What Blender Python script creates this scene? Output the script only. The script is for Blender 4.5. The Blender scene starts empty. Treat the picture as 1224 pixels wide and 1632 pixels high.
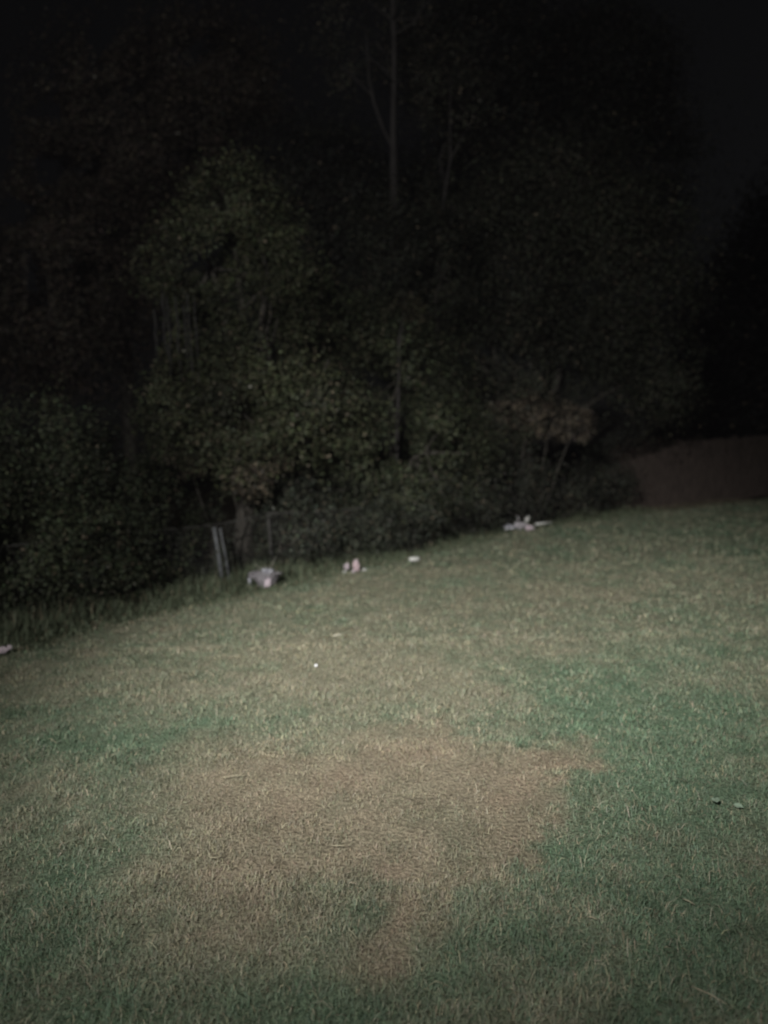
import bpy, bmesh, math, random
import numpy as np
from mathutils import Vector, Matrix, Euler

S = bpy.context.scene
C = S.collection
R = math.radians

# ------------------------------------------------------------------ camera
cam_data = bpy.data.cameras.new('camera')
cam = bpy.data.objects.new('camera', cam_data); C.objects.link(cam)
cam_data.sensor_fit = 'VERTICAL'; cam_data.sensor_height = 36.0
cam_data.lens = 36.0 * 1083.0 / 1632.0
cam_data.clip_start = 0.05; cam_data.clip_end = 2000
cam.matrix_world = Matrix.Translation((0, 0, 1.65)) @ Euler((R(90 - 5.5), 0, 0)).to_matrix().to_4x4() @ Matrix.Rotation(R(-2.0), 4, 'Z')
cam_data.dof.use_dof = True; cam_data.dof.focus_distance = 2.7; cam_data.dof.aperture_fstop = 1.0
S.camera = cam

# ------------------------------------------------------------------ night sky
W = bpy.data.worlds.new('World'); S.world = W; W.use_nodes = True
nt = W.node_tree; bg = nt.nodes['Background']
sky = nt.nodes.new('ShaderNodeTexSky'); sky.sky_type = 'NISHITA'; sky.sun_disc = False
sky.sun_elevation = R(25); sky.sun_rotation = R(60); sky.air_density = 1.0; sky.dust_density = 0.6
hs = nt.nodes.new('ShaderNodeHueSaturation'); hs.inputs['Saturation'].default_value = 0.22
nt.links.new(sky.outputs[0], hs.inputs['Color']); nt.links.new(hs.outputs[0], bg.inputs[0])
bg.inputs[1].default_value = 0.0005

# ------------------------------------------------------------------ yard floodlight (behind and above the photographer)
def flood(name, loc, aim, power, angle, blend, radius, color):
    l = bpy.data.lights.new(name, 'SPOT'); o = bpy.data.objects.new(name, l); C.objects.link(o)
    l.energy = power; l.spot_size = R(angle); l.spot_blend = blend; l.shadow_soft_size = radius; l.color = color
    o.location = loc
    o.rotation_euler = (Vector(aim) - Vector(loc)).to_track_quat('-Z', 'Y').to_euler()
    return o
LAMP = (-2.9, -3.67, 5.97)
flood('yard_floodlight', LAMP, (1.30, 7.7, 0.0), 8700, 39.8, 0.96, 0.06, (1.0, 0.985, 0.95))
flood('yard_floodlight_spill', LAMP, (0.8, 12.0, 6.5), 2700, 150, 1.0, 0.06, (1.0, 0.985, 0.95))

S.view_settings.view_transform = 'Standard'; S.view_settings.look = 'None'
S.view_settings.gamma = 1.0; S.view_settings.exposure = 0.0; S.view_settings.use_curve_mapping = False
S.cycles.filter_width = 2.2
S.cycles.max_bounces = 4; S.cycles.diffuse_bounces = 2

# ------------------------------------------------------------------ helpers
def tag(o, label=None, cat=None, group=None, kind=None):
    if label: o['label'] = label
    if cat: o['category'] = cat
    if group: o['group'] = group
    if kind: o['kind'] = kind
    return o

def thing(name, label, cat, loc=(0, 0, 0), rz=0, group=None):
    o = bpy.data.objects.new(name, None); C.objects.link(o); o.empty_display_size = 0.1
    o.location = loc; o.rotation_euler = (0, 0, rz)
    return tag(o, label, cat, group)

def link_mesh(name, me, mat, parent=None, world=True):
    o = bpy.data.objects.new(name, me); C.objects.link(o)
    if mat and not me.materials: me.materials.append(mat)
    if parent is not None:
        o.parent = parent
        if world: o.matrix_parent_inverse = Matrix.LocRotScale(parent.location, parent.rotation_euler, None).inverted()
    return o

def np_mesh(name, v, quads=None, tris=None, col=None, smooth=False):
    """mesh from numpy arrays; col is one RGB per vertex"""
    me = bpy.data.meshes.new(name)
    quads = np.zeros((0, 4), np.int32) if quads is None else np.asarray(quads, np.int32)
    tris = np.zeros((0, 3), np.int32) if tris is None else np.asarray(tris, np.int32)
    nq, n3 = len(quads), len(tris)
    me.vertices.add(len(v)); me.vertices.foreach_set('co', np.asarray(v, np.float32).ravel())
    me.loops.add(nq * 4 + n3 * 3)
    me.loops.foreach_set('vertex_index', np.concatenate([quads.ravel(), tris.ravel()]).astype(np.int32))
    me.polygons.add(nq + n3)
    st = np.concatenate([np.arange(nq) * 4, nq * 4 + np.arange(n3) * 3]).astype(np.int32)
    me.polygons.foreach_set('loop_start', st)
    if smooth: me.polygons.foreach_set('use_smooth', np.ones(nq + n3, bool))
    me.update(calc_edges=True)
    if col is not None:
        a = me.color_attributes.new('tint', 'FLOAT_COLOR', 'POINT')
        c = np.ones((len(v), 4), np.float32); c[:, :3] = col
        a.data.foreach_set('color', c.ravel())
    return me

def hash2(ix, iy, seed):
    h = (ix.astype(np.int64) * 374761393 + iy.astype(np.int64) * 668265263 + seed * 974711) & 0x7fffffff
    h = ((h ^ (h >> 13)) * 1274126177) & 0x7fffffff
    return ((h ^ (h >> 16)) & 0xffff) / 65535.0

def noise2(x, y, f, seed=0):
    x = np.asarray(x, float) * f; y = np.asarray(y, float) * f
    ix = np.floor(x); iy = np.floor(y); fx = x - ix; fy = y - iy
    fx = fx * fx * (3 - 2 * fx); fy = fy * fy * (3 - 2 * fy)
    a = hash2(ix, iy, seed); b = hash2(ix + 1, iy, seed); c = hash2(ix, iy + 1, seed); d = hash2(ix + 1, iy + 1, seed)
    return (a + (b - a) * fx) * (1 - fy) + (c + (d - c) * fx) * fy

def fbm(x, y, f, seed=0, n=3):
    s = 0; a = 0.5; t = 0
    for k in range(n):
        s = s + a * noise2(x, y, f * 2 ** k, seed + 17 * k); t += a; a *= 0.5
    return s / t

# ---- materials
def material(name, color, rough=0.8, spec=0.3, attr=False, var=0.0, scale=40, bump=0.0, metal=0.0, trans=0.0, vscale=(1, 1, 1)):
    m = bpy.data.materials.new(name); m.use_nodes = True
    t = m.node_tree; p = t.nodes['Principled BSDF']
    p.inputs['Roughness'].default_value = rough; p.inputs['Specular IOR Level'].default_value = spec
    p.inputs['Metallic'].default_value = metal
    src = None
    if attr:
        a = t.nodes.new('ShaderNodeAttribute'); a.attribute_name = 'tint'; src = a.outputs['Color']
    if var or bump:
        g = t.nodes.new('ShaderNodeNewGeometry'); mp = t.nodes.new('ShaderNodeMapping'); mp.inputs['Scale'].default_value = vscale
        n = t.nodes.new('ShaderNodeTexNoise'); n.inputs['Scale'].default_value = scale; n.inputs['Detail'].default_value = 5
        t.links.new(g.outputs['Position'], mp.inputs[0]); t.links.new(mp.outputs[0], n.inputs['Vector'])
        if var:
            mr = t.nodes.new('ShaderNodeMapRange'); mr.inputs[1].default_value = 0.3; mr.inputs[2].default_value = 0.7
            mr.inputs[3].default_value = 1 - var; mr.inputs[4].default_value = 1 + var
            t.links.new(n.outputs['Fac'], mr.inputs[0])
            mx = t.nodes.new('ShaderNodeMix'); mx.data_type = 'RGBA'; mx.blend_type = 'MULTIPLY'; mx.inputs[0].default_value = 1
            if src: t.links.new(src, mx.inputs[6])
            else: mx.inputs[6].default_value = (*color, 1)
            t.links.new(mr.outputs[0], mx.inputs[7]); src = mx.outputs[2]
        if bump:
            b = t.nodes.new('ShaderNodeBump'); b.inputs['Strength'].default_value = bump; b.inputs['Distance'].default_value = 0.02
            t.links.new(n.outputs['Fac'], b.inputs['Height']); t.links.new(b.outputs[0], p.inputs['Normal'])
    if src: t.links.new(src, p.inputs['Base Color'])
    else: p.inputs['Base Color'].default_value = (*color, 1)
    return m

M_ground = material('lawn_soil', (0.2, 0.2, 0.1), 0.95, 0.1, attr=True, var=0.35, scale=55, bump=0.9)
M_blade = material('grass_blade', (0.1, 0.15, 0.06), 0.62, 0.25, attr=True)
M_leaf = material('leaf', (0.05, 0.07, 0.03), 0.65, 0.22, attr=True)
M_bark = material('bark', (0.055, 0.050, 0.043), 0.9, 0.2, var=0.45, scale=18, bump=0.8, vscale=(1, 1, 0.25))
M_bark_pale = material('pale_bark', (0.036, 0.033, 0.032), 0.9, 0.2, var=0.4, scale=12, bump=0.5, vscale=(1, 1, 0.3))
M_vine = material('dead_vine', (0.034, 0.033, 0.032), 0.9, 0.1, var=0.4, scale=20)
M_board = material('weathered_board', (0.062, 0.048, 0.041), 0.85, 0.2, var=0.4, scale=9, bump=0.3, vscale=(3, 3, 0.5))
M_post = material('galvanised_pipe', (0.10, 0.105, 0.11), 0.75, 0.25, var=0.35, scale=14)
M_rail = material('dull_rusty_pipe', (0.060, 0.058, 0.054), 0.85, 0.15, var=0.4, scale=11)
M_wire = material('rusty_wire', (0.085, 0.083, 0.078), 0.6, 0.4)
M_white = material('white_plastic', (0.50, 0.50, 0.48), 0.5, 0.4, var=0.12, scale=30)
M_lav = material('lavender_plastic', (0.34, 0.32, 0.34), 0.45, 0.4, var=0.2, scale=25)
M_greyblue = material('grey_blue_film', (0.30, 0.30, 0.335), 0.3, 0.6, var=0.25, scale=40)
M_pink = material('pink_plastic', (0.40, 0.305, 0.325), 0.5, 0.4, var=0.18, scale=35)
M_pinkwhite = material('pinkish_white_paper', (0.45, 0.385, 0.42), 0.7, 0.3, var=0.2, scale=35)
M_paper = material('paper', (0.80, 0.80, 0.84), 0.7, 0.3)
M_straw = material('straw', (0.34, 0.31, 0.22), 0.8, 0.2, var=0.2, scale=30)
M_stick = material('pale_stick', (0.45, 0.43, 0.35), 0.8, 0.2, var=0.15, scale=60)
M_drystalk = material('dry_stalk', (0.16, 0.155, 0.13), 0.8, 0.2, var=0.2, scale=30)
M_deadleaf = material('fallen_leaf', (0.175, 0.23, 0.17), 0.8, 0.2, var=0.2, scale=60)

# ------------------------------------------------------------------ lawn layout
LAWN_EDGE = [(-3.44, 4.89), (-3.18, 5.43), (-2.72, 6.15), (-2.09, 6.99), (-1.24, 7.94), (-0.47, 9.02), (0.42, 9.87), (1.53, 11.23), (2.66, 12.61), (4.45, 13.78), (7.01, 15.48), (9.52, 16.75)]
BARE_PATCH = [(-1.153, 3.702), (-0.498, 3.572), (-0.236, 3.838), (0.283, 3.884), (0.543, 3.647), (0.699, 3.555), (1.077, 3.564), (1.09, 3.341), (0.932, 3.186), (0.773, 3.105), (0.696, 2.86), (0.588, 2.505), (0.474, 2.453), (0.364, 2.367), (0.153, 2.343), (0.118, 2.182), (0.005, 1.991), (-0.104, 1.971), (-0.156, 2.051), (-0.076, 2.222), (-0.078, 2.427), (-0.26, 2.33), (-0.344, 2.087), (-0.472, 2.0), (-0.65, 2.074), (-0.854, 2.327), (-0.977, 2.553), (-0.9, 2.812), (-1.105, 3.205)]
LAWN_BLOBS = [(-1.04, 4.98, 1.38, 0.67, 0.8), (0.15, 5.15, 0.95, 1.14, 0.9), (1.24, 7.21, 2.2, 1.57, 0.7), (1.42, 5.34, 0.3, 0.3, 0.5), (2.53, 4.6, 0.17, 0.19, 0.6), (5.58, 10.57, 0.88, 1.29, -0.4), (1.73, 3.8, 0.7, 1.46, -1.0), (0.98, 4.51, 0.54, 0.68, -0.7), (0.99, 3.74, 0.41, 0.25, -0.6), (-0.57, 4.2, 0.43, 0.3, -0.9), (-1.41, 3.94, 0.47, 0.42, -0.6), (-1.97, 3.94, 0.36, 0.57, -0.5), (-1.32, 2.53, 0.3, 0.63, -0.4), (-0.45, 1.88, 0.35, 0.09, -0.6), (-0.19, 1.87, 0.21, 0.09, -0.9), (0.84, 2.7, 0.3, 0.52, -0.9), (1.02, 2.23, 0.31, 0.29, -0.6), (0.5, 1.92, 0.27, 0.12, 0.1), (-0.03, 2.48, 0.18, 0.14, -0.5), (0.24, 2.15, 0.2, 0.15, -0.5), (-0.89, 2.76, 0.38, 0.59, 0.5), (-0.88, 3.32, 0.31, 0.27, 0.6), (-1.91, 3.39, 0.19, 0.14, 0.5), (-0.01, 4.26, 0.59, 0.44, 0.6), (-2.38, 6.9, 1.15, 0.7, 0.3), (2.52, 7.01, 0.97, 0.87, 0.2), (3.07, 6.13, 0.51, 0.66, -0.2)]
EDGE = np.array([(-30.0, -14.0)] + LAWN_EDGE + [(40.0, 36.0)])

def edge_dist(x, y):
    """signed distance to the lawn's far edge, positive beyond it"""
    best = np.full(np.shape(x), 1e9); sign = np.ones(np.shape(x))
    for a, b in zip(EDGE[:-1], EDGE[1:]):
        d = b - a; t = np.clip(((x - a[0]) * d[0] + (y - a[1]) * d[1]) / (d @ d), 0, 1)
        px = x - a[0] - t * d[0]; py = y - a[1] - t * d[1]; r = np.hypot(px, py)
        s = np.where(d[0] * (y - a[1]) - d[1] * (x - a[0]) > 0, 1.0, -1.0)
        m = r < best; best = np.where(m, r, best); sign = np.where(m, s, sign)
    return best * sign

def poly_dist(x, y, P):
    P = np.array(P); n = len(P); best = np.full(np.shape(x), 1e9); ins = np.zeros(np.shape(x), bool)
    for i in range(n):
        a = P[i]; b = P[(i + 1) % n]; d = b - a
        t = np.clip(((x - a[0]) * d[0] + (y - a[1]) * d[1]) / (d @ d), 0, 1)
        best = np.minimum(best, np.hypot(x - a[0] - t * d[0], y - a[1] - t * d[1]))
        c = ((a[1] > y) != (b[1] > y))
        with np.errstate(all='ignore'):
            xi = (b[0] - a[0]) * (y - a[1]) / (b[1] - a[1] + 1e-12) + a[0]
        ins ^= c & (x < xi)
    return np.where(ins, -best, best)

def ss(a, b, x):
    t = np.clip((x - a) / (b - a), 0, 1); return t * t * (3 - 2 * t)

def ground_z(x, y):
    x = np.asarray(x, float); y = np.asarray(y, float)
    near = 1 - ss(30, 60, np.hypot(x, y))
    z = (0.03 * (fbm(x, y, 1.7, 3, 3) - 0.5) + 0.06 * (noise2(x, y, 0.35, 9) - 0.5)) * near
    return z - 0.10 * ss(0.0, 1.6, edge_dist(x, y)) * near
def gz(x, y): return float(ground_z(np.array([x]), np.array([y]))[0])

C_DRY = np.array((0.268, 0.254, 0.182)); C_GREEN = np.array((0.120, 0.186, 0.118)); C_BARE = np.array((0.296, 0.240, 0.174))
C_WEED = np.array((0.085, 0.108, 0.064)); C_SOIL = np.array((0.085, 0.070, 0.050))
def lawn_masks(x, y):
    v = np.full(np.shape(x), 0.05)
    for bx, by, rx, ry, k in LAWN_BLOBS:
        v = v + k * np.exp(-0.8 * (((x - bx) / rx) ** 2 + ((y - by) / ry) ** 2))
    n = fbm(x, y, 1.6, 21, 4) - 0.5
    m = fbm(x, y, 7.0, 5, 3) - 0.5
    dry = np.clip(0.46 + 0.36 * v + 0.75 * n + 0.8 * m, 0.08, 0.95)
    pd = poly_dist(x, y, BARE_PATCH) + 0.20 * (fbm(x, y, 3.0, 31, 3) - 0.5) + 0.20 * (noise2(x, y, 17.0, 33) - 0.5)
    soft = 0.34 - 0.28 * ss(-0.6, 0.3, x)
    bare = 1 - ss(-soft, soft, pd)
    bare = bare * (0.50 + 0.85 * (fbm(x, y, 4.0, 41, 4) - 0.2))
    return dry, np.clip(bare, 0, 1), ss(-0.12, 0.35, edge_dist(x, y) + 0.35 * (fbm(x, y, 1.8, 51, 3) - 0.5))
def lawn_color(x, y, masks=None):
    dry, bare, weed = masks if masks else lawn_masks(x, y)
    c = C_GREEN + (C_DRY - C_GREEN) * dry[:, None]
    c = c + (C_BARE - c) * bare[:, None]
    return c + (C_WEED - c) * weed[:, None]

# ---- ground: one sheet, fine near the camera, coarse out to the horizon
def axis(lo, hi, step, far):
    a = np.arange(lo, hi, step)
    out, d, p = [], step, hi
    while p < far: out.append(p); d *= 1.35; p += d
    neg, d, p = [], step, lo
    while p > -far:
        d *= 1.35; p -= d; neg.append(p)
    return np.concatenate([neg[::-1], a, out])
gx = axis(-5.0, 12.0, 0.055, 400); gy = axis(0.6, 19.0, 0.055, 400)
X, Y = np.meshgrid(gx, gy); X = X.ravel(); Y = Y.ravel()
ms = lawn_masks(X, Y)
col = lawn_color(X, Y, ms) * (0.62 + 0.25 * fbm(X, Y, 9, 77, 2))[:, None]
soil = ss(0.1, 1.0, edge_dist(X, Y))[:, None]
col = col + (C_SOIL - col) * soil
nx, ny = len(gx), len(gy)
I = (np.arange(ny - 1)[:, None] * nx + np.arange(nx - 1)[None, :]).ravel()
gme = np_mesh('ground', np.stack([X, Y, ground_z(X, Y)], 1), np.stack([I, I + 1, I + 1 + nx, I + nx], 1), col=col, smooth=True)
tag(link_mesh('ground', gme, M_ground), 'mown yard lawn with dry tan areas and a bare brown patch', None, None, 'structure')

# ---- grass blades
rng = np.random.default_rng(7)
def blades(x, y, h, w, lean, col, head=None):
    n = len(x); z = ground_z(x, y) - 0.003
    az = rng.uniform(0, 2 * np.pi, n) if head is None else head
    dx, dy = np.cos(az), np.sin(az); wx, wy = -dy * w / 2, dx * w / 2
    tw = rng.uniform(-0.6, 0.6, n); wz = np.sin(tw) * w / 2
    b = np.stack([x, y, z], 1); d = np.stack([dx, dy, 0 * dx], 1); wv = np.stack([wx, wy, wz], 1)
    l1 = lean * rng.uniform(0.45, 0.85, n); up1 = h * 0.55 * np.sqrt(np.clip(1 - l1 ** 2, 0.02, 1))
    m = b + d * (h * 0.55 * l1)[:, None]; m[:, 2] += up1
    l2 = np.clip(lean * rng.uniform(0.8, 1.15, n), 0, 1.0); up2 = h * 0.5 * (1 - l2) - h * 0.12 * (l2 > 0.9)
    t = m + d * (h * 0.5 * l2)[:, None]; t[:, 2] += up2
    V = np.stack([b - wv, b + wv, m + wv * 0.8, m - wv * 0.8, t], 1).reshape(-1, 3)
    k = np.arange(n) * 5
    return V, np.stack([k, k + 1, k + 2, k + 3], 1), np.stack([k + 3, k + 2, k + 4], 1), np.repeat(col, 5, 0)
def merge(parts):
    off = 0; Vs, Qs, Ts, Cs = [], [], [], []
    for v, q, t, c in parts:
        Vs.append(v); Cs.append(c)
        if q is not None: Qs.append(q + off)
        if t is not None: Ts.append(t + off)
        off += len(v)
    return np.concatenate(Vs), (np.concatenate(Qs) if Qs else None), (np.concatenate(Ts) if Ts else None), np.concatenate(Cs)

def scatter(d0, d1, density, margin=1.0):
    y1 = d1; hw = d1 * 0.60 + margin
    n = int(density * 2 * hw * (d1 - d0 + 0.2))
    x = rng.uniform(-hw, hw, n); y = rng.uniform(d0 - 0.1, d1 + 0.1, n)
    k = (np.abs(x) < y * 0.60 + margin) & (edge_dist(x, y) < 0.25)
    return x[k], y[k]
parts = []
for d0, d1, dens, w, hh in ((1.25, 2.4, 26000, 0.0018, 0.034), (2.4, 3.6, 15000, 0.0024, 0.032), (3.6, 5.5, 6500, 0.0038, 0.030), (5.5, 9, 2200, 0.0070, 0.030), (9, 18.5, 520, 0.014, 0.034)):
    x, y = scatter(d0, d1, dens)
    ms = lawn_masks(x, y); dry, bare, weed = ms
    keep = rng.random(len(x)) < (1 - 0.45 * bare)
    x, y = x[keep], y[keep]; ms = tuple(m[keep] for m in ms); dry, bare, weed = ms
    n = len(x); tuft = fbm(x, y, 8.0, 61, 2)
    h = hh * rng.uniform(0.55, 1.35, n) * (0.35 + 1.3 * tuft) * (1 - 0.35 * bare)
    lean = np.clip(rng.normal(0.87, 0.17, n) + 0.08 * bare, 0.15, 1)
    jit = np.clip(dry + rng.normal(0, 0.22, n), 0, 1)
    c = lawn_color(x, y, (jit, np.clip(bare * rng.uniform(0.6, 1.15, n), 0, 1), weed))
    straw = rng.random(n) < (0.05 + 0.16 * dry + 0.08 * bare)
    c = np.where(straw[:, None], np.array((0.40, 0.355, 0.245)) * rng.uniform(0.6, 1.05, n)[:, None], c)
    lng = rng.random(n) < 0.012
    h = np.where(lng, h * 1.9, h); lean = np.where(lng, 0.96, lean)
    c = np.where(lng[:, None], np.array((0.34, 0.325, 0.235)), c)
    c = c * (rng.uniform(0.78, 1.20, n) * (0.72 + 0.56 * fbm(x, y, 11, 67, 2)))[:, None]
    c = c * (1 + rng.uniform(-0.08, 0.08, (n, 3)))
    parts.append(blades(x, y, h, w * rng.uniform(0.7, 1.3, n), lean, c))
V, Q, T, K = merge(parts)
tag(link_mesh('grass', np_mesh('grass', V, Q, T, K), M_blade), 'short matted lawn grass, green mixed with dead straw', None, None, 'stuff')

# ---- taller weeds along the unmown edge
L = np.cumsum(np.concatenate([[0], np.hypot(*np.diff(EDGE[1:-1], axis=0).T)]))
def along(s, off):
    s = np.asarray(s, float); i = np.clip(np.searchsorted(L, s) - 1, 0, len(L) - 2)
    a = EDGE[1:-1][i]; b = EDGE[1:-1][i + 1]; f = ((s - L[i]) / (L[i + 1] - L[i]))[:, None]
    d = (b - a) / np.hypot(*(b - a).T)[:, None]; p = a + (b - a) * f
    return p[:, 0] - d[:, 1] * off, p[:, 1] + d[:, 0] * off
n = 30000
s = rng.uniform(-0.8, L[-1], n); off = rng.beta(1.3, 1.6, n) * 1.7 + 0.02
x, y = along(s, off)
far = ss(13.5, 15.5, s)
h = (0.05 + 0.20 * ss(0.15, 1.2, off)) * (1 - 0.6 * far) * rng.uniform(0.4, 1.3, n) * (0.5 + fbm(x, y, 1.8, 71, 2))
c = (np.array((0.090, 0.110, 0.068)) + (np.array((0.085, 0.072, 0.052)) - np.array((0.090, 0.110, 0.068))) * far[:, None]) * rng.uniform(0.5, 1.4, n)[:, None]
c = np.where((rng.random(n) < 0.12)[:, None], np.array((0.15, 0.13, 0.085)) * rng.uniform(0.6, 1.2, n)[:, None], c)
V, Q, T, K = blades(x, y, h, 0.008 + 0.006 * rng.random(n), np.clip(rng.normal(0.6, 0.25, n), 0.05, 1), c)
tag(link_mesh('weeds', np_mesh('weeds', V, Q, T, K), M_blade), 'tall unmown dark weeds along the far edge of the lawn', None, None, 'stuff')

# ------------------------------------------------------------------ foliage
FOLIAGE = 0.64   # overall leaf reflectance
def leaves(ells, n_per_m2, size, tint, spread=0.20, droop=0.4, dead=0.03, dead_col=(0.10, 0.082, 0.058)):
    P, Nn, Sz, Cl = [], [], [], []
    for cx, cy, cz, rx, ry, rz in ells:
        area = 4 * math.pi * ((rx * ry) ** 1.6 / 3 + (rx * rz) ** 1.6 / 3 + (ry * rz) ** 1.6 / 3) ** (1 / 1.6)
        n = int(area * n_per_m2 * 3.3); nc = max(8, int(area * 9))
        u = rng.normal(size=(nc, 3)); u /= np.linalg.norm(u, axis=1)[:, None]
        rad = rng.uniform(0.62, 1.08, nc) ** 0.8
        cc = u * rad[:, None] * np.array((rx, ry, rz))
        ctint = rng.uniform(0.35, 1.5, nc)
        k = rng.integers(0, nc, n)
        sp = spread * min(rx, rz) * rng.uniform(0.5, 1.5, n)
        p = cc[k] + rng.normal(size=(n, 3)) * sp[:, None]
        nrm = p / np.array((rx, ry, rz)); nrm /= np.linalg.norm(nrm, axis=1)[:, None] + 1e-6
        nrm = nrm + rng.normal(size=(n, 3)) * 0.6; nrm[:, 2] += 0.3
        nrm /= np.linalg.norm(nrm, axis=1)[:, None]
        p = p + np.array((cx, cy, cz)); hol = fbm(p[:, 0] * 0.9 + 0.5 * p[:, 1], p[:, 2] * 0.8 - 0.3 * p[:, 1], 2.1, 131, 2); ok = (p[:, 2] > -0.05) & (hol + rng.normal(0, 0.04, n) > 0.37)
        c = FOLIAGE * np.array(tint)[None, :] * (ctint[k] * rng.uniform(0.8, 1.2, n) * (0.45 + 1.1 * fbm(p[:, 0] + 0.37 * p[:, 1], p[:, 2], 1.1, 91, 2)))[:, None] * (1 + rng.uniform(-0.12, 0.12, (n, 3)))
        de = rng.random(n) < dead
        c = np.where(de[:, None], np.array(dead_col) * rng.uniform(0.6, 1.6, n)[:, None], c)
        glint = rng.random(n) < 0.0010  # a few leaves coloured pale to imitate glints in the foliage
        c = np.where(glint[:, None], np.array((0.30, 0.29, 0.25)) * rng.uniform(0.6, 1.2, n)[:, None], c)
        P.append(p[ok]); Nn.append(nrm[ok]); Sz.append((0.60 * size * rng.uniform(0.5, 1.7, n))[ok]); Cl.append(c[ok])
    P = np.concatenate(P); Nn = np.concatenate(Nn); Sz = np.concatenate(Sz); Cl = np.concatenate(Cl); n = len(P)
    a = np.cross(Nn, rng.normal(size=(n, 3))); a[:, 2] -= droop * 0.5; a -= Nn * np.sum(a * Nn, 1)[:, None]
    a /= np.linalg.norm(a, axis=1)[:, None] + 1e-9; b = np.cross(Nn, a)
    bend = Nn * (Sz * 0.15)[:, None]
    V = np.stack([P - a * (Sz * 0.5)[:, None], P + b * (Sz * 0.33)[:, None] - bend - a * (Sz * 0.08)[:, None], P + a * (Sz * 0.55)[:, None], P - b * (Sz * 0.33)[:, None] - bend - a * (Sz * 0.08)[:, None]], 1).reshape(-1, 3)
    k = np.arange(n) * 4
    return V, np.stack([k, k + 1, k + 2, k + 3], 1), None, np.repeat(Cl, 4, 0)

def tube_data(pts, radii, sides=7):
    pts = [Vector(p) for p in pts]; V, F = [], []
    for i, p in enumerate(pts):
        d = (pts[min(i + 1, len(pts) - 1)] - pts[max(i - 1, 0)]).normalized()
        u = d.orthogonal().normalized() if i == 0 else (u - d * u.dot(d)).normalized()
        v = d.cross(u)
        for k in range(sides):
            t = 2 * math.pi * k / sides
            V.append(p + (u * math.cos(t) + v * math.sin(t)) * radii[i])
    for i in range(len(pts) - 1):
        for k in range(sides):
            F.append((i * sides + k, i * sides + (k + 1) % sides, (i + 1) * sides + (k + 1) % sides, (i + 1) * sides + k))
    F.append(tuple(range(sides))[::-1]); F.append(tuple(range((len(pts) - 1) * sides, len(pts) * sides)))
    return V, F
def tubes(name, chains, mat, parent=None, sides=7):
    V, F = [], []
    for pts, rad in chains:
        v, f = tube_data(pts, rad, sides); o = len(V); V += [tuple(a) for a in v]; F += [tuple(i + o for i in q) for q in f]
    me = bpy.data.meshes.new(name); me.from_pydata(V, [], F)
    for p in me.polygons: p.use_smooth = True
    me.update(); return link_mesh(name, me, mat, parent)

def wobble(a, b, n, amp, r0, r1, rnd):
    a = Vector(a); b = Vector(b); P = []
    for i in range(n + 1):
        t = i / n; j = amp * (0 if i in (0, n) else 1)
        P.append(a.lerp(b, t) + Vector((rnd.uniform(-j, j), rnd.uniform(-j, j), rnd.uniform(-j, j) * 0.4)))
    return P, [r0 + (r1 - r0) * i / n for i in range(n + 1)]

def plant(name, label, cat, base, ells, n_per_m2, size, tint, trunk_r, group=None, mat=None, multi=1, **kw):
    rnd = random.Random(label)
    bx, by = base; bz = gz(bx, by) - 0.05
    t = thing(name, label, cat, (bx, by, bz), 0, group)
    ch = []
    top = max(ells, key=lambda e: e[2]); crown_low = min(e[2] - e[5] * 0.3 for e in ells)
    hub = Vector((bx + rnd.uniform(-.15, .15), by + rnd.uniform(-.15, .15), max(bz + 0.4, min(crown_low, top[2] * 0.5))))
    if multi == 1:
        ch.append(wobble((bx, by, bz), hub, 5, trunk_r * 0.6, trunk_r, trunk_r * 0.8, rnd))
    for e in ells:
        st = hub if multi == 1 else Vector((bx + rnd.uniform(-.25, .25), by + rnd.uniform(-.2, .2), bz))
        ch.append(wobble(st, (e[0], e[1], e[2]), 5, 0.12 * e[3], trunk_r * (0.6 if multi == 1 else 0.7), trunk_r * 0.18, rnd))
        for q in range(4):
            v = Vector((rnd.gauss(0, 1), rnd.gauss(0, 1), rnd.gauss(0.3, 1))).normalized()
            ch.append(wobble((e[0], e[1], e[2]), (e[0] + v.x * e[3] * .9, e[1] + v.y * e[4] * .9, max(bz, e[2] + v.z * e[5] * .9)), 3, 0.06 * e[3], trunk_r * 0.2, trunk_r * 0.05, rnd))
    tubes('trunk' if multi == 1 else 'stems', ch, mat or M_bark, t, 6)
    V, Q, _, K = leaves(ells, n_per_m2, size, tint, **kw)
    link_mesh('crown', np_mesh('crown', V, Q, None, K), M_leaf, t)
    return t

plant('vine_clad_tree', 'tall rounded tree smothered in olive green vines behind the leaning pipes', 'tree', (-2.05, 9.9), [(-2.02, 9.9, 5.02, 0.73, 0.58, 0.64), (-2.31, 9.8, 4.2, 0.86, 0.73, 0.81), (-1.53, 9.8, 3.95, 0.68, 0.61, 0.81), (-2.73, 9.7, 3.42, 0.4, 0.36, 0.81), (-1.51, 9.6, 3.02, 0.8, 0.72, 0.84), (-0.95, 9.8, 2.32, 0.81, 0.73, 0.81), (-1.97, 9.5, 2.17, 0.88, 0.79, 0.88), (-2.76, 9.4, 2.19, 0.52, 0.47, 0.61)], 620, 0.062, (0.070, 0.078, 0.042), 0.16)
vt = bpy.data.objects['vine_clad_tree']; rnd = random.Random(9)
for k in range(7):
    x = -2.90 + 0.085 * k + rnd.uniform(-.03, .03); y = 9.12 + rnd.uniform(-.1, .1); zt = 3.75 + rnd.uniform(-.3, .3); zb = 2.6 + rnd.uniform(-.3, .4)
    P = [(x + rnd.uniform(-.012, .012), y + rnd.uniform(-.05, .05), zt + (zb - zt) * i / 6) for i in range(7)]
    tubes('hanging_vine', [(P, [.014] * 5 + [.01, .005])], M_vine, vt, 5)
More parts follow.
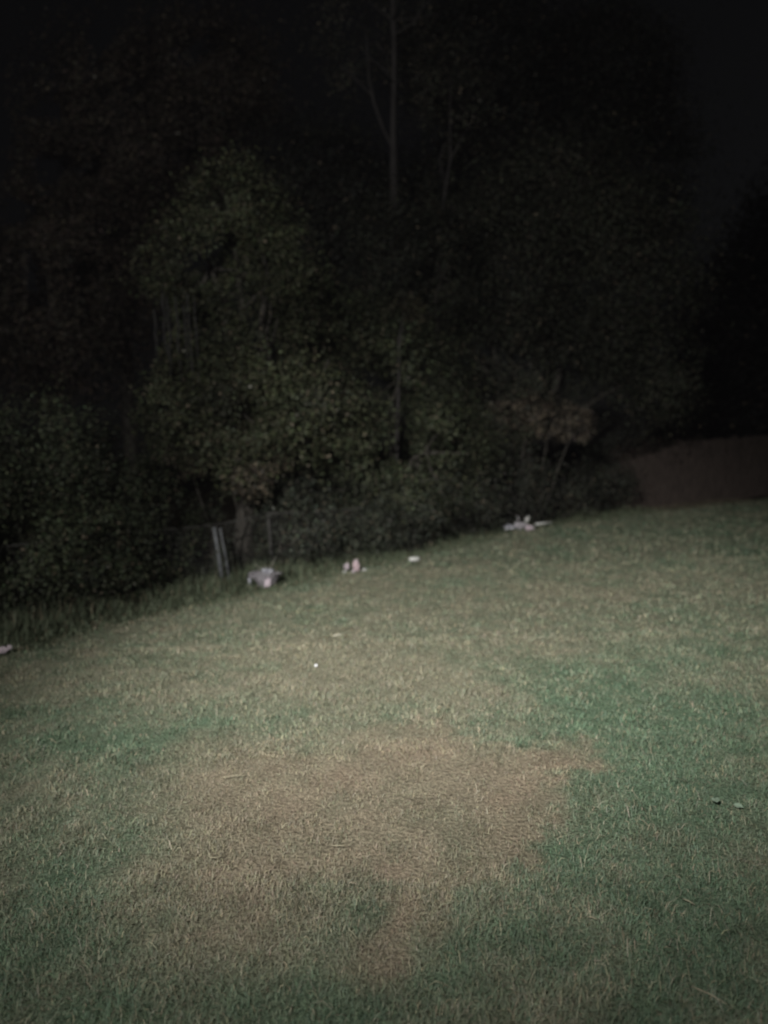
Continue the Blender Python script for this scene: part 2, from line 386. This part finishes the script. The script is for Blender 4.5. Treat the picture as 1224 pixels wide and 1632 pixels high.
plant('brown_leaved_shrub', 'shrub of brownish dying leaves low on the vine clad tree', 'shrub', (-2.2, 9.3), [(-1.97, 9.3, 1.43, 0.64, 0.35, 0.39), (-2.66, 9.4, 1.71, 0.43, 0.23, 0.26)], 620, 0.058, (0.080, 0.070, 0.050), 0.03, multi=3, dead=0.3)
plant('overgrown_bush', 'wide dark overgrown bush at the left edge of the yard', 'bush', (-4.1, 7.9), [(-4.33, 8.27, 1.59, 1.15, 0.65, 0.73), (-3.49, 8.17, 1.11, 0.83, 0.61, 0.68), (-4.19, 7.57, 0.54, 0.91, 0.82, 0.91), (-3.62, 7.97, 0.23, 0.81, 0.6, 0.66), (-3.09, 8.67, 0.57, 0.72, 0.58, 0.64), (-5.07, 7.37, 1.02, 1.02, 0.92, 1.16)], 650, 0.055, (0.050, 0.060, 0.034), 0.05, multi=5)
plant('hedge_bush', 'low weedy green bush behind the leaning pipes and the torn tub', 'bush', (-1.7, 9.7), [(-3.03, 8.88, 0.03, 0.57, 0.44, 0.49), (-2.49, 9.38, 0.23, 0.52, 0.47, 0.69), (-1.24, 9.98, 0.42, 0.65, 0.58, 0.69), (-1.69, 10.08, 0.89, 0.84, 0.42, 0.47), (-0.51, 10.48, 0.42, 0.68, 0.61, 0.68), (0.28, 10.98, 0.44, 0.61, 0.55, 0.61)], 620, 0.055, (0.062, 0.070, 0.050), 0.03, multi=5)
plant('leafy_young_tree', 'mid height green tree right of the vine clad tree', 'tree', (-0.2, 11.6), [(-0.64, 11.3, 3.42, 0.78, 0.7, 0.94), (0.37, 11.4, 2.79, 1.0, 0.9, 1.16), (-0.48, 11.0, 1.79, 0.91, 0.82, 1.02), (0.75, 11.4, 1.54, 0.95, 0.85, 1.05), (-0.11, 11.0, 0.96, 1.02, 0.64, 0.71)], 520, 0.065, (0.060, 0.070, 0.038), 0.10)
plant('slender_tree', 'dark slender tree hiding the foot of the pale trunk', 'tree', (0.6, 12.5), [(0.36, 12.6, 5.03, 0.72, 0.65, 1.22), (1.21, 12.7, 4.69, 0.7, 0.63, 1.17)], 420, 0.07, (0.036, 0.040, 0.027), 0.07)
plant('spreading_tree', 'broad spreading tree hanging over the dark hollow at right', 'tree', (2.9, 14.6), [(2.57, 14.2, 5.14, 1.57, 1.42, 1.7), (1.57, 14.2, 5.91, 0.92, 0.83, 1.05), (4.27, 14.4, 3.73, 1.46, 0.96, 1.06), (2.79, 14.2, 3.12, 1.44, 1.06, 1.18), (5.2, 14.8, 5.2, 1.5, 1.35, 1.64), (6.09, 15.0, 3.1, 0.97, 0.87, 1.04), (1.91, 13.6, 2.1, 1.13, 0.79, 0.88), (4.07, 15, 6.58, 1.52, 1.12, 1.25), (1.24, 13.8, 4.48, 0.89, 0.8, 1.15)], 380, 0.080, (0.058, 0.062, 0.042), 0.18)
plant('drooping_bough_shrub', 'shrub with a drooping reddish brown bough below the spreading tree', 'shrub', (3.0, 13.5), [(3.36, 13.2, 2.1, 0.91, 0.27, 0.3), (3.72, 13.2, 1.84, 0.49, 0.2, 0.22), (2.72, 13.3, 2.24, 0.74, 0.33, 0.37)], 520, 0.065, (0.082, 0.068, 0.052), 0.04, multi=2, dead=0.35)
plant('edge_bush', 'low dark bush along the edge left of the wooden fence', 'bush', (3.2, 14.0), [(1.34, 12.2, 0.72, 0.84, 0.71, 0.79), (2.43, 13.2, 0.67, 0.91, 0.66, 0.73), (3.74, 14.5, 0.54, 1.0, 0.6, 0.67), (5.01, 15.5, 0.57, 0.72, 0.58, 0.64), (6.97, 18.4, 1.94, 1.53, 0.84, 0.93)], 420, 0.065, (0.046, 0.050, 0.036), 0.04, multi=5)
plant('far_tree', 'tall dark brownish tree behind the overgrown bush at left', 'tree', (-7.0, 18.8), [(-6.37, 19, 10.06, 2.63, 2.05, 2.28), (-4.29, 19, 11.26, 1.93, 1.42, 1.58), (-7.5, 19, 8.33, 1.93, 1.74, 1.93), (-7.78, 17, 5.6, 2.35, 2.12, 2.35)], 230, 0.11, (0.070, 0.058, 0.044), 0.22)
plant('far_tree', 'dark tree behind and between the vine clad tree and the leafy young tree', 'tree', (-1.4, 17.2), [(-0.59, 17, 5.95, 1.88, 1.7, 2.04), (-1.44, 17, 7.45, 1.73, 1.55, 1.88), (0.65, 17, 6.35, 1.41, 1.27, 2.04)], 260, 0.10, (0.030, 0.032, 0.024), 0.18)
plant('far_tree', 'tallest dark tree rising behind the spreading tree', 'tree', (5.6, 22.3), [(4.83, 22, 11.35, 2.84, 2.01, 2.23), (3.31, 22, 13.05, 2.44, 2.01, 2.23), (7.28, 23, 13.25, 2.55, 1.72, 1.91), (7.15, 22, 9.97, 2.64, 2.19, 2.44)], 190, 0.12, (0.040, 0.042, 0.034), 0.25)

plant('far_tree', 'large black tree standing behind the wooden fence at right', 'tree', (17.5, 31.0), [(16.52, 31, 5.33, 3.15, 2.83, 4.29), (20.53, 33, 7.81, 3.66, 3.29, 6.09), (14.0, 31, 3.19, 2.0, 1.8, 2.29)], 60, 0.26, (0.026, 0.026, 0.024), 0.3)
plant('low_bush', 'dark reddish bush behind the low step of the wooden fence', 'bush', (7.2, 18.2), [(6.9, 17.8, 1.03, 0.99, 0.52, 0.58), (6.34, 17.6, 0.89, 0.65, 0.44, 0.49), (7.73, 18, 1.33, 0.75, 0.45, 0.5)], 260, 0.085, (0.062, 0.048, 0.038), 0.04, multi=4)

# ---- bare grey tree with a forked branch
t = thing('bare_trunk_tree', 'slim tree with a straight pale grey trunk and one side branch', 'tree', (0.25, 13.5, -0.1))
rnd = random.Random(5)
ch = [([(0.25, 13.5, -0.1), (0.30, 13.5, 2.5), (0.36, 13.5, 4.8), (0.40, 13.5, 6.4), (0.43, 13.5, 7.6), (0.49, 13.5, 9.0), (0.50, 13.5, 10.6), (0.60, 13.6, 12.2)], [0.13, 0.12, 0.10, 0.085, 0.062, 0.05, 0.04, 0.02]),
      ([(0.42, 13.5, 7.25), (0.24, 13.45, 7.6), (0.08, 13.4, 8.05), (0.0, 13.4, 8.5), (-0.02, 13.4, 9.4)], [0.035, 0.032, 0.028, 0.022, 0.012]),
      ([(0.03, 13.4, 8.2), (-0.2, 13.4, 8.45), (-0.5, 13.4, 8.7)], [0.02, 0.015, 0.008])]
for k in range(16):
    z = rnd.uniform(8.4, 11.5); a = rnd.uniform(0, 6.28); l = rnd.uniform(0.5, 1.3)
    ch.append(wobble((0.48, 13.5, z), (0.48 + math.cos(a) * l, 13.5 + math.sin(a) * l, z + rnd.uniform(.2, .8)), 3, 0.08, 0.016, 0.005, rnd))
tubes('trunk', ch, M_bark_pale, t, 7)
V, Q, _, K = leaves([(0.2, 15, 10.35, 1.66, 0.87, 0.97), (1.21, 15, 9.33, 0.83, 0.75, 0.83), (-0.36, 15, 9.51, 0.55, 0.5, 0.55)], 70, 0.075, (0.060, 0.058, 0.042))
link_mesh('crown', np_mesh('crown', V, Q, None, K), M_leaf, t)

t = thing('forked_sapling', 'thin grey sapling forking above the spreading tree', 'tree', (1.2, 13.2, -0.1))
ch = [([(1.2, 13.2, -0.1), (1.15, 13.2, 3.0), (1.22, 13.2, 5.6), (1.34, 13.2, 6.3), (1.46, 13.2, 6.9), (1.50, 13.2, 8.4)], [0.05, 0.045, 0.036, 0.032, 0.026, 0.008]),
      ([(1.36, 13.2, 6.45), (1.25, 13.15, 6.9), (1.36, 13.1, 7.15), (1.5, 13.1, 7.2)], [0.02, 0.016, 0.012, 0.006]), ([(1.46, 13.2, 6.9), (1.75, 13.2, 7.4), (1.95, 13.2, 7.6)], [0.018, 0.012, 0.006])]
tubes('trunk', ch, M_bark_pale, t, 6)
V, Q, _, K = leaves([(1.6, 13.2, 7.8, 0.8, 0.6, 0.8)], 60, 0.07, (0.058, 0.058, 0.042))
link_mesh('crown', np_mesh('crown', V, Q, None, K), M_leaf, t)

t = thing('sapling', 'short pale leaning sapling stem in front of the leafy young tree', 'tree', (0.2, 10.75, -0.1))
tubes('trunk', [([(0.2, 11.3, -0.1), (0.24, 11.2, 1.5), (0.30, 10.75, 2.6), (0.32, 10.55, 3.25), (0.42, 10.6, 3.7)], [0.035, 0.03, 0.026, 0.022, 0.006]), ([(0.31, 10.57, 3.1), (0.42, 10.6, 3.45)], [0.012, 0.005])], M_bark_pale, t, 6)
V, Q, _, K = leaves([(0.4, 10.7, 3.6, 0.3, 0.3, 0.35)], 150, 0.06, (0.075, 0.068, 0.042))
link_mesh('crown', np_mesh('crown', V, Q, None, K), M_leaf, t)

# ------------------------------------------------------------------ wire fence and pipes
t = thing('chain_link_fence', 'old sagging low chain link fence along the weedy edge of the lawn', 'fence', (-1.6, 9.4, 0))
def post(x, y, h, lx, ly, r=0.022):
    z = gz(x, y)
    return tubes('post', [([(x, y, z - 0.2), (x + lx * .5, y + ly * .5, z + h * .5), (x + lx, y + ly, z + h)], [r, r, r])], M_rail, t, 8)
FP = [(-5.0, 6.6, 0.85, -0.03, 0), (-3.50, 7.70, 0.80, -0.10, 0.0), (-1.60, 9.48, 0.85, -0.03, 0.02), (0.62, 11.2, 0.85, 0, 0), (2.50, 13.4, 0.85, -0.02, 0), (4.28, 16.1, 0.9, 0, 0)]
for p in FP: post(*p)
for a, b in zip(FP[:-1], FP[1:]):
    p0 = Vector((a[0], a[1] - 0.03, gz(a[0], a[1]))); p1 = Vector((b[0], b[1] - 0.03, gz(b[0], b[1])))
    dx = (p1 - p0); ln = math.hypot(dx.x, dx.y); hh = 0.84; ch = []
    def on(u, z):
        f = u / ln; q = z / hh
        sag = 0.05 * math.sin(math.pi * f) * q + 0.015 * math.sin(7 * f + a[0])
        lx = (a[3] * (1 - f) + b[3] * f) * q
        return (p0.x + dx.x * f + lx, p0.y + dx.y * f + 0.03 * math.sin(5 * f + 3 * q), p0.z + dx.z * f + 0.02 + z - sag)
    step = 0.075; u = -hh
    while u < ln:
        for s_ in (1, -1):
            u0, z0 = (max(u, 0), max(-u, 0)) if s_ > 0 else (max(u, 0), hh - max(-u, 0))
            run = min(hh - max(-u, 0), ln - u0)
            if run > 0.05: ch.append(([on(u0 + run * q, z0 + s_ * run * q) for q in (0, .5, 1)], [.0017] * 3))
        u += step
    tubes('mesh_panel', ch, M_wire, t, 3)
    tubes('top_rail', [([on(ln * q / 8, hh) for q in range(9)], [.010] * 9)], M_rail, t, 7)

def leaning_pole(x, y, h, lx, r, label):
    z = gz(x, y)
    th = thing('leaning_pole', label, 'pole', (x, y, z), 0, 'pair of leaning pipes')
    tubes('pipe', [([(x, y, z - 0.1), (x + lx * .5, y, z + h * .5), (x + lx, y, z + h)], [r, r, r])], M_post, th, 12)
    tubes('cap', [([(x + lx, y, z + h + 0.002), (x + lx * 1.03, y, z + h + 0.03)], [r * 1.25, r * 1.1])], M_post, th, 12)
leaning_pole(-2.09, 8.60, 0.76, -0.075, 0.024, 'thicker left pale pipe of the leaning pair beside the bush')
leaning_pole(-1.995, 8.62, 0.74, -0.10, 0.011, 'thinner right pipe of the leaning pair beside the bush')

# ------------------------------------------------------------------ wooden fence
A, B = Vector((5.30, 16.55, 0)), Vector((13.2, 19.15, 0)); D = (B - A).normalized(); Nf = Vector((-D.y, D.x, 0)); Lf = (B - A).length
t = thing('wooden_fence', 'reddish brown board fence at the far right end of the lawn', 'fence', (*A.xy, 0))
def box_mesh(name, w, d, h, dog=0.0):
    bm = bmesh.new()
    for s in (-1, 1):
        pts = [(-w / 2, 0), (w / 2, 0), (w / 2, h - dog), (w / 2 - dog, h), (-w / 2 + dog, h), (-w / 2, h - dog)] if dog else [(-w / 2, 0), (w / 2, 0), (w / 2, h), (-w / 2, h)]
        vs = [bm.verts.new((x, s * d / 2, z)) for x, z in pts]
        bm.faces.new(vs if s < 0 else vs[::-1])
    bm.verts.ensure_lookup_table(); n = len(bm.verts) // 2
    for i in range(n): bm.faces.new((bm.verts[(i + 1) % n], bm.verts[i], bm.verts[n + i], bm.verts[n + (i + 1) % n]))
    me = bpy.data.meshes.new(name); bm.to_mesh(me); bm.free(); return me
tall = box_mesh('board', 0.138, 0.018, 1.62, 0.025)
rz = math.atan2(D.y, D.x); rnd = random.Random(11); k = 0; sdist = 0.07
while sdist < Lf:
    me = tall
    p = A + D * sdist + Nf * rnd.uniform(-0.004, 0.004)
    o = link_mesh('board', me, M_board, t, False); o.location = (p.x - A.x, p.y - A.y, gz(p.x, p.y) + 0.02 + rnd.uniform(-0.015, 0.015)); o.rotation_euler = (rnd.uniform(-.006, .006), rnd.uniform(-.008, .008), rz)
    o.scale.z = 0.60 + 0.40 * min(1, sdist / 2.6)
    sdist += 0.146 + rnd.uniform(0, 0.006)
pm = box_mesh('post', 0.095, 0.095, 1.75); pml = box_mesh('post', 0.095, 0.095, 1.02)
for s_ in (0.0, 2.45, 4.25, 6.65, 8.2):
    p = A + D * s_ + Nf * 0.105
    o = link_mesh('post', pml if s_ < 1 else pm, M_board, t, False); o.location = (p.x - A.x, p.y - A.y, gz(p.x, p.y) - 0.05); o.rotation_euler = (0, 0, rz)
for z_ in (0.3, 0.95, 1.45):
    s0 = 0 if z_ < .9 else (1.2 if z_ < 1.2 else 2.7)
    me = bpy.data.meshes.new('rail'); bm = bmesh.new(); bmesh.ops.create_cube(bm, size=1)
    bmesh.ops.scale(bm, vec=(Lf - s0, 0.038, 0.085), verts=bm.verts); bm.to_mesh(me); bm.free()
    p = A + D * (s0 + (Lf - s0) / 2) + Nf * 0.034
    o = link_mesh('rail', me, M_board, t, False); o.location = (p.x - A.x, p.y - A.y, z_); o.rotation_euler = (0, 0, rz)

# ------------------------------------------------------------------ litter
def crumple(name, size, mat, parent, loc, seed, rot=(0, 0, 0), amp=0.75, sub=4):
    bm = bmesh.new(); bmesh.ops.create_icosphere(bm, subdivisions=sub, radius=0.5)
    r = random.Random(seed); planes = [(Vector((r.gauss(0, 1), r.gauss(0, 1), r.gauss(0, 1))).normalized(), r.uniform(0.18, 0.42)) for _ in range(14)]
    waves = [(Vector((r.gauss(0, 1), r.gauss(0, 1), r.gauss(0, 1))) * 4.5, r.uniform(0, 6)) for _ in range(6)]
    for v in bm.verts:
        n = v.co.normalized(); q = 0.5
        for pl, dd in planes:
            c = n.dot(pl)
            if c > 0.05: q = min(q, dd / c)
        q *= 1 + amp * sum(abs(math.sin(n.dot(w) + f)) - 0.6 for w, f in waves) / 4
        v.co = n * max(q, 0.08)
    bmesh.ops.scale(bm, vec=size, verts=bm.verts)
    lo = min(v.co.z for v in bm.verts)
    for v in bm.verts: v.co.z -= lo
    me = bpy.data.meshes.new(name); bm.to_mesh(me); bm.free()
    o = link_mesh(name, me, mat, parent, False); o.location = loc; o.rotation_euler = rot
    return o
def put(x, y, dz=0.0): return (x, y, gz(x, y) + dz)

# torn plastic tub with film in it
t = thing('torn_tub', 'torn pale lavender plastic tub lying in the weeds beside the leaning pipes', 'tub', put(-1.50, 8.36, 0.0), R(6))
bm = bmesh.new(); n = 20; rnd = random.Random(3); rings = []
for z, rx, ry in ((0.01, .10, .08), (0.08, .13, .10), (0.175, .18, .12), (0.19, .205, .135), (0.17, .212, .14)):
    ring = []
    for k in range(n):
        a = 2 * math.pi * k / n; j = 1 + 0.09 * math.sin(3 * a + z * 20) + rnd.uniform(-.03, .03)
        tear = 0.035 * max(0, math.sin(2 * a + 0.6)) * (z > .1)
        ring.append(bm.verts.new((rx * j * math.cos(a), ry * j * math.sin(a), z - tear)))
    rings.append(ring)
bm.faces.new(rings[0][::-1])
for a, b in zip(rings[:-1], rings[1:]):
    for k in range(n): bm.faces.new((a[k], a[(k + 1) % n], b[(k + 1) % n], b[k]))
bmesh.ops.solidify(bm, geom=bm.faces[:], thickness=0.003)
me = bpy.data.meshes.new('shell'); bm.to_mesh(me); bm.free()
link_mesh('shell', me, M_lav, t, False)
crumple('plastic_film', (0.20, 0.14, 0.11), M_greyblue, t, (0.01, 0, 0.15), 8)
crumple('torn_flap', (0.10, 0.05, 0.19), M_pinkwhite, t, (0.03, -0.125, 0.0), 9)
crumple('hanging_shred', (0.055, 0.03, 0.16), M_greyblue, t, (-0.195, -0.02, -0.01), 10)
t2 = thing('dry_stalks', 'thin pale dry stalks sticking up out of the torn tub', 'stalks', put(-1.52, 8.36, 0.16))
for dx, dy, l in ((-.10, .0, .16), (-.05, .02, .11), (.05, .0, .13), (.10, .02, .22), (.0, .03, .12)):
    x0, y0, z0 = -1.50 + dx * .4, 8.36 + dy, gz(-1.5, 8.36) + .15
    tubes('stalk', [([(x0, y0, z0), (x0 + dx * .5, y0, z0 + l * .6), (x0 + dx * .9, y0, z0 + l)], [.007, .006, .003])], M_drystalk, t2, 5)

def litter(name, label, cat, loc, rz, pieces, group='litter along the lawn edge'):
    t = thing(name, label, cat, loc, rz, group)
    for nm, size, mat, off, seed in pieces: crumple(nm, size, mat, t, off, seed)
    return t
litter('crumpled_paper', 'crumpled white paper left of the pink bag in the weeds', 'paper', put(-0.535, 8.98), R(10), [('sheet', (.085, .07, .11), M_pinkwhite, (0, 0, .03), 21), ('corner', (.045, .04, .05), M_white, (-.02, -.02, 0), 22)])
litter('pink_bag', 'small crumpled pink bag between white paper and a flat scrap', 'bag', put(-0.405, 8.97), 0, [('pouch', (.12, .09, .15), M_pink, (0, 0, 0.005), 24), ('neck', (.05, .045, .05), M_pinkwhite, (.005, 0, .135), 25), ('fold', (.06, .05, .07), M_pinkwhite, (-.03, -.04, 0), 26)])
litter('flat_scrap', 'flat greenish white scrap right of the pink bag', 'scrap', put(-0.29, 8.98, 0.015), R(-20), [('sheet', (.09, .06, .035), M_white, (0, 0, 0), 28)])
litter('mauve_bag', 'mauve grey crumpled bag in the middle of the far litter', 'bag', put(2.55, 12.62), R(15), [('pouch', (.26, .18, .25), M_lav, (0, .02, 0), 31), ('handle', (.06, .05, .10), M_lav, (-.06, 0, .18), 32)])
litter('grey_film', 'shiny blue grey plastic film at the left of the far litter', 'film', put(2.32, 12.60), R(-10), [('sheet', (.32, .16, .12), M_greyblue, (0, 0, .02), 34), ('fold', (.05, .05, .06), M_paper, (.05, -.06, .03), 35), ('fold', (.04, .04, .05), M_paper, (-.04, -.06, .02), 36)])
litter('pinkish_white_bag', 'pinkish white crumpled bag at the front of the far litter', 'bag', put(2.69, 12.5), R(30), [('pouch', (.20, .15, .17), M_pinkwhite, (0, 0, .01), 38), ('fold', (.07, .06, .06), M_pink, (-.05, -.03, 0), 39)])
litter('white_scrap', 'white pointed scrap standing on top of the far litter', 'scrap', put(2.68, 12.68, 0.14), 0, [('sheet', (.09, .05, .15), M_white, (0, 0, 0), 41)])
litter('pinkish_scrap', 'pinkish torn scrap lying at the left end of the lawn edge', 'scrap', put(-3.24, 5.58), R(20), [('sheet', (.13, .08, .07), M_pinkwhite, (0, 0, .01), 43), ('corner', (.05, .04, .05), M_pinkwhite, (.05, 0, .04), 44)])
litter('paper_ball', 'tiny bright white paper ball on the open lawn', 'paper', put(-0.547, 4.95, 0.016), 0, [('ball', (.034, .034, .032), M_paper, (0, 0, 0), 46)], 'bits on the open lawn')
z = gz(3.1, 13.3)
tag(tubes('white_pipe', [([(2.82, 12.62, z + .12), (2.95, 12.66, z + .125), (3.14, 12.70, z + .13)], [.018, .018, .018])], M_white, None, 10), 'short white plastic pipe poking right out of the far litter', 'pipe', 'litter along the lawn edge')
z = gz(-.431, 5.86)
tag(tubes('pale_stick', [([(-.468, 5.74, z + .022), (-.43, 5.752, z + .026), (-.392, 5.77, z + .024)], [.006, .0065, .005])], M_stick, None, 7), 'short pale stick on the lawn beyond the paper ball', 'stick', 'bits on the open lawn')

# crushed cup on its side
t = thing('paper_cup', 'off white crushed cup lying on its side at the lawn edge', 'cup', put(0.408, 9.64, 0.045), R(8), 'litter along the lawn edge')
def lathe(name, prof, mat, parent, n=20, axis_x=True, squash=1.0):
    bm = bmesh.new(); rs = []
    for a, r in prof:
        rs.append([bm.verts.new((a, r * math.cos(2 * math.pi * k / n), r * squash * math.sin(2 * math.pi * k / n))) for k in range(n)])
    for p, q in zip(rs[:-1], rs[1:]):
        for k in range(n): bm.faces.new((p[k], p[(k + 1) % n], q[(k + 1) % n], q[k]))
    bm.faces.new(rs[0][::-1]); bm.faces.new(rs[-1])
    me = bpy.data.meshes.new(name); bm.to_mesh(me); bm.free()
    for p in me.polygons: p.use_smooth = len(p.vertices) == 4
    return link_mesh(name, me, mat, parent, False)
lathe('cup_wall', [(-.07, .030), (-.066, .034), (0, .038), (.055, .043), (.055, .040), (0, .034), (-.055, .030)], M_white, t, squash=.82)
lathe('rim', [(.055, .044), (.061, .0455), (.064, .043), (.06, .041)], M_white, t, squash=.82)

# fallen leaves and straws on the lawn
def leaf_obj(label, x, y, l, rz, tilt, dz=0.022):
    prof = [(-.5, 0), (-.3, .22), (0, .34), (.28, .2), (.5, 0)]; bm = bmesh.new(); top = []
    mid = [bm.verts.new((a * l, 0, .05 * l * math.cos(3 * a))) for a, _ in prof]
    for s in (1, -1):
        sd = [mid[0]] + [bm.verts.new((a * l, s * w * l, .10 * l * (1 + .5 * s) + .05 * l * math.sin(5 * a))) for a, w in prof[1:-1]] + [mid[-1]]
        for i in range(len(prof) - 1):
            f = []
            for v in (mid[i], mid[i + 1], sd[i + 1], sd[i]):
                if v not in f: f.append(v)
            if len(f) > 2: bm.faces.new(f)
    me = bpy.data.meshes.new('fallen_leaf'); bm.to_mesh(me); bm.free()
    o = link_mesh('fallen_leaf', me, M_deadleaf); o.location = put(x, y, dz); o.rotation_euler = (tilt, 0.1, rz)
    return tag(o, label, 'leaf', 'fallen leaves on the lawn')
leaf_obj('pale grey green fallen leaf on the green grass at right', 1.43, 2.88, .052, R(75), -.35, .036)
leaf_obj('smaller narrow pale leaf just right of the larger pale leaf', 1.515, 2.85, .040, R(-40), .3)
def straw(label, x, y, l, rz, bend=0.1, lift=.012, r=.0016):
    z = gz(x, y) + .024; c, s = math.cos(rz), math.sin(rz)
    P = [(x + c * l * f - s * bend * l * (4 * f * f - 1) , y + s * l * f + c * bend * l * (4 * f * f - 1), z + lift * (.5 - abs(f))) for f in (-.5, -.25, 0, .25, .5)]
    return tag(tubes('straw', [(P, [r, r * 1.2, r * 1.2, r, r * .6])], M_straw, None, 5), label, 'straw', 'loose straws on the lawn')
straw('long pale straw lying in the dark grass at the bottom right corner', .90, 1.835, .10, R(-45), .02)
straw('short pale straw in the grass right of the bare patch', .662, 2.17, .035, R(-30))
straw('pale straw slanting in the dark grass near the right edge', 1.022, 2.24, .045, R(-50))
straw('curled pale straw in the middle of the bare brown patch', -.234, 2.645, .07, R(-5), .14)
straw('U shaped pale straw at the left side of the bare patch', -.731, 2.62, .07, R(10), .5)
straw('long straight pale straw lying near the upper left of the bare patch', -.80, 3.28, .13, R(8), .03)

# ------------------------------------------------------------------ haze box added to lift the blacks
bm = bmesh.new(); bmesh.ops.create_cube(bm, size=1)
bmesh.ops.scale(bm, vec=(900, 900, 18), verts=bm.verts); bmesh.ops.translate(bm, vec=(0, 0, 7.6), verts=bm.verts)
me = bpy.data.meshes.new('haze'); bm.to_mesh(me); bm.free()
hm = bpy.data.materials.new('black_lift_haze'); hm.use_nodes = True; ht = hm.node_tree
ht.nodes.remove(ht.nodes['Principled BSDF']); pv = ht.nodes.new('ShaderNodeVolumePrincipled')
pv.inputs['Color'].default_value = (0.95, 0.90, 1.0, 1); pv.inputs['Density'].default_value = 0.00027; pv.inputs['Anisotropy'].default_value = 0.0
ht.links.new(pv.outputs[0], ht.nodes['Material Output'].inputs['Volume'])
tag(link_mesh('haze', me, hm), 'thin haze added over the whole yard to lift the blacks', None, None, 'stuff')
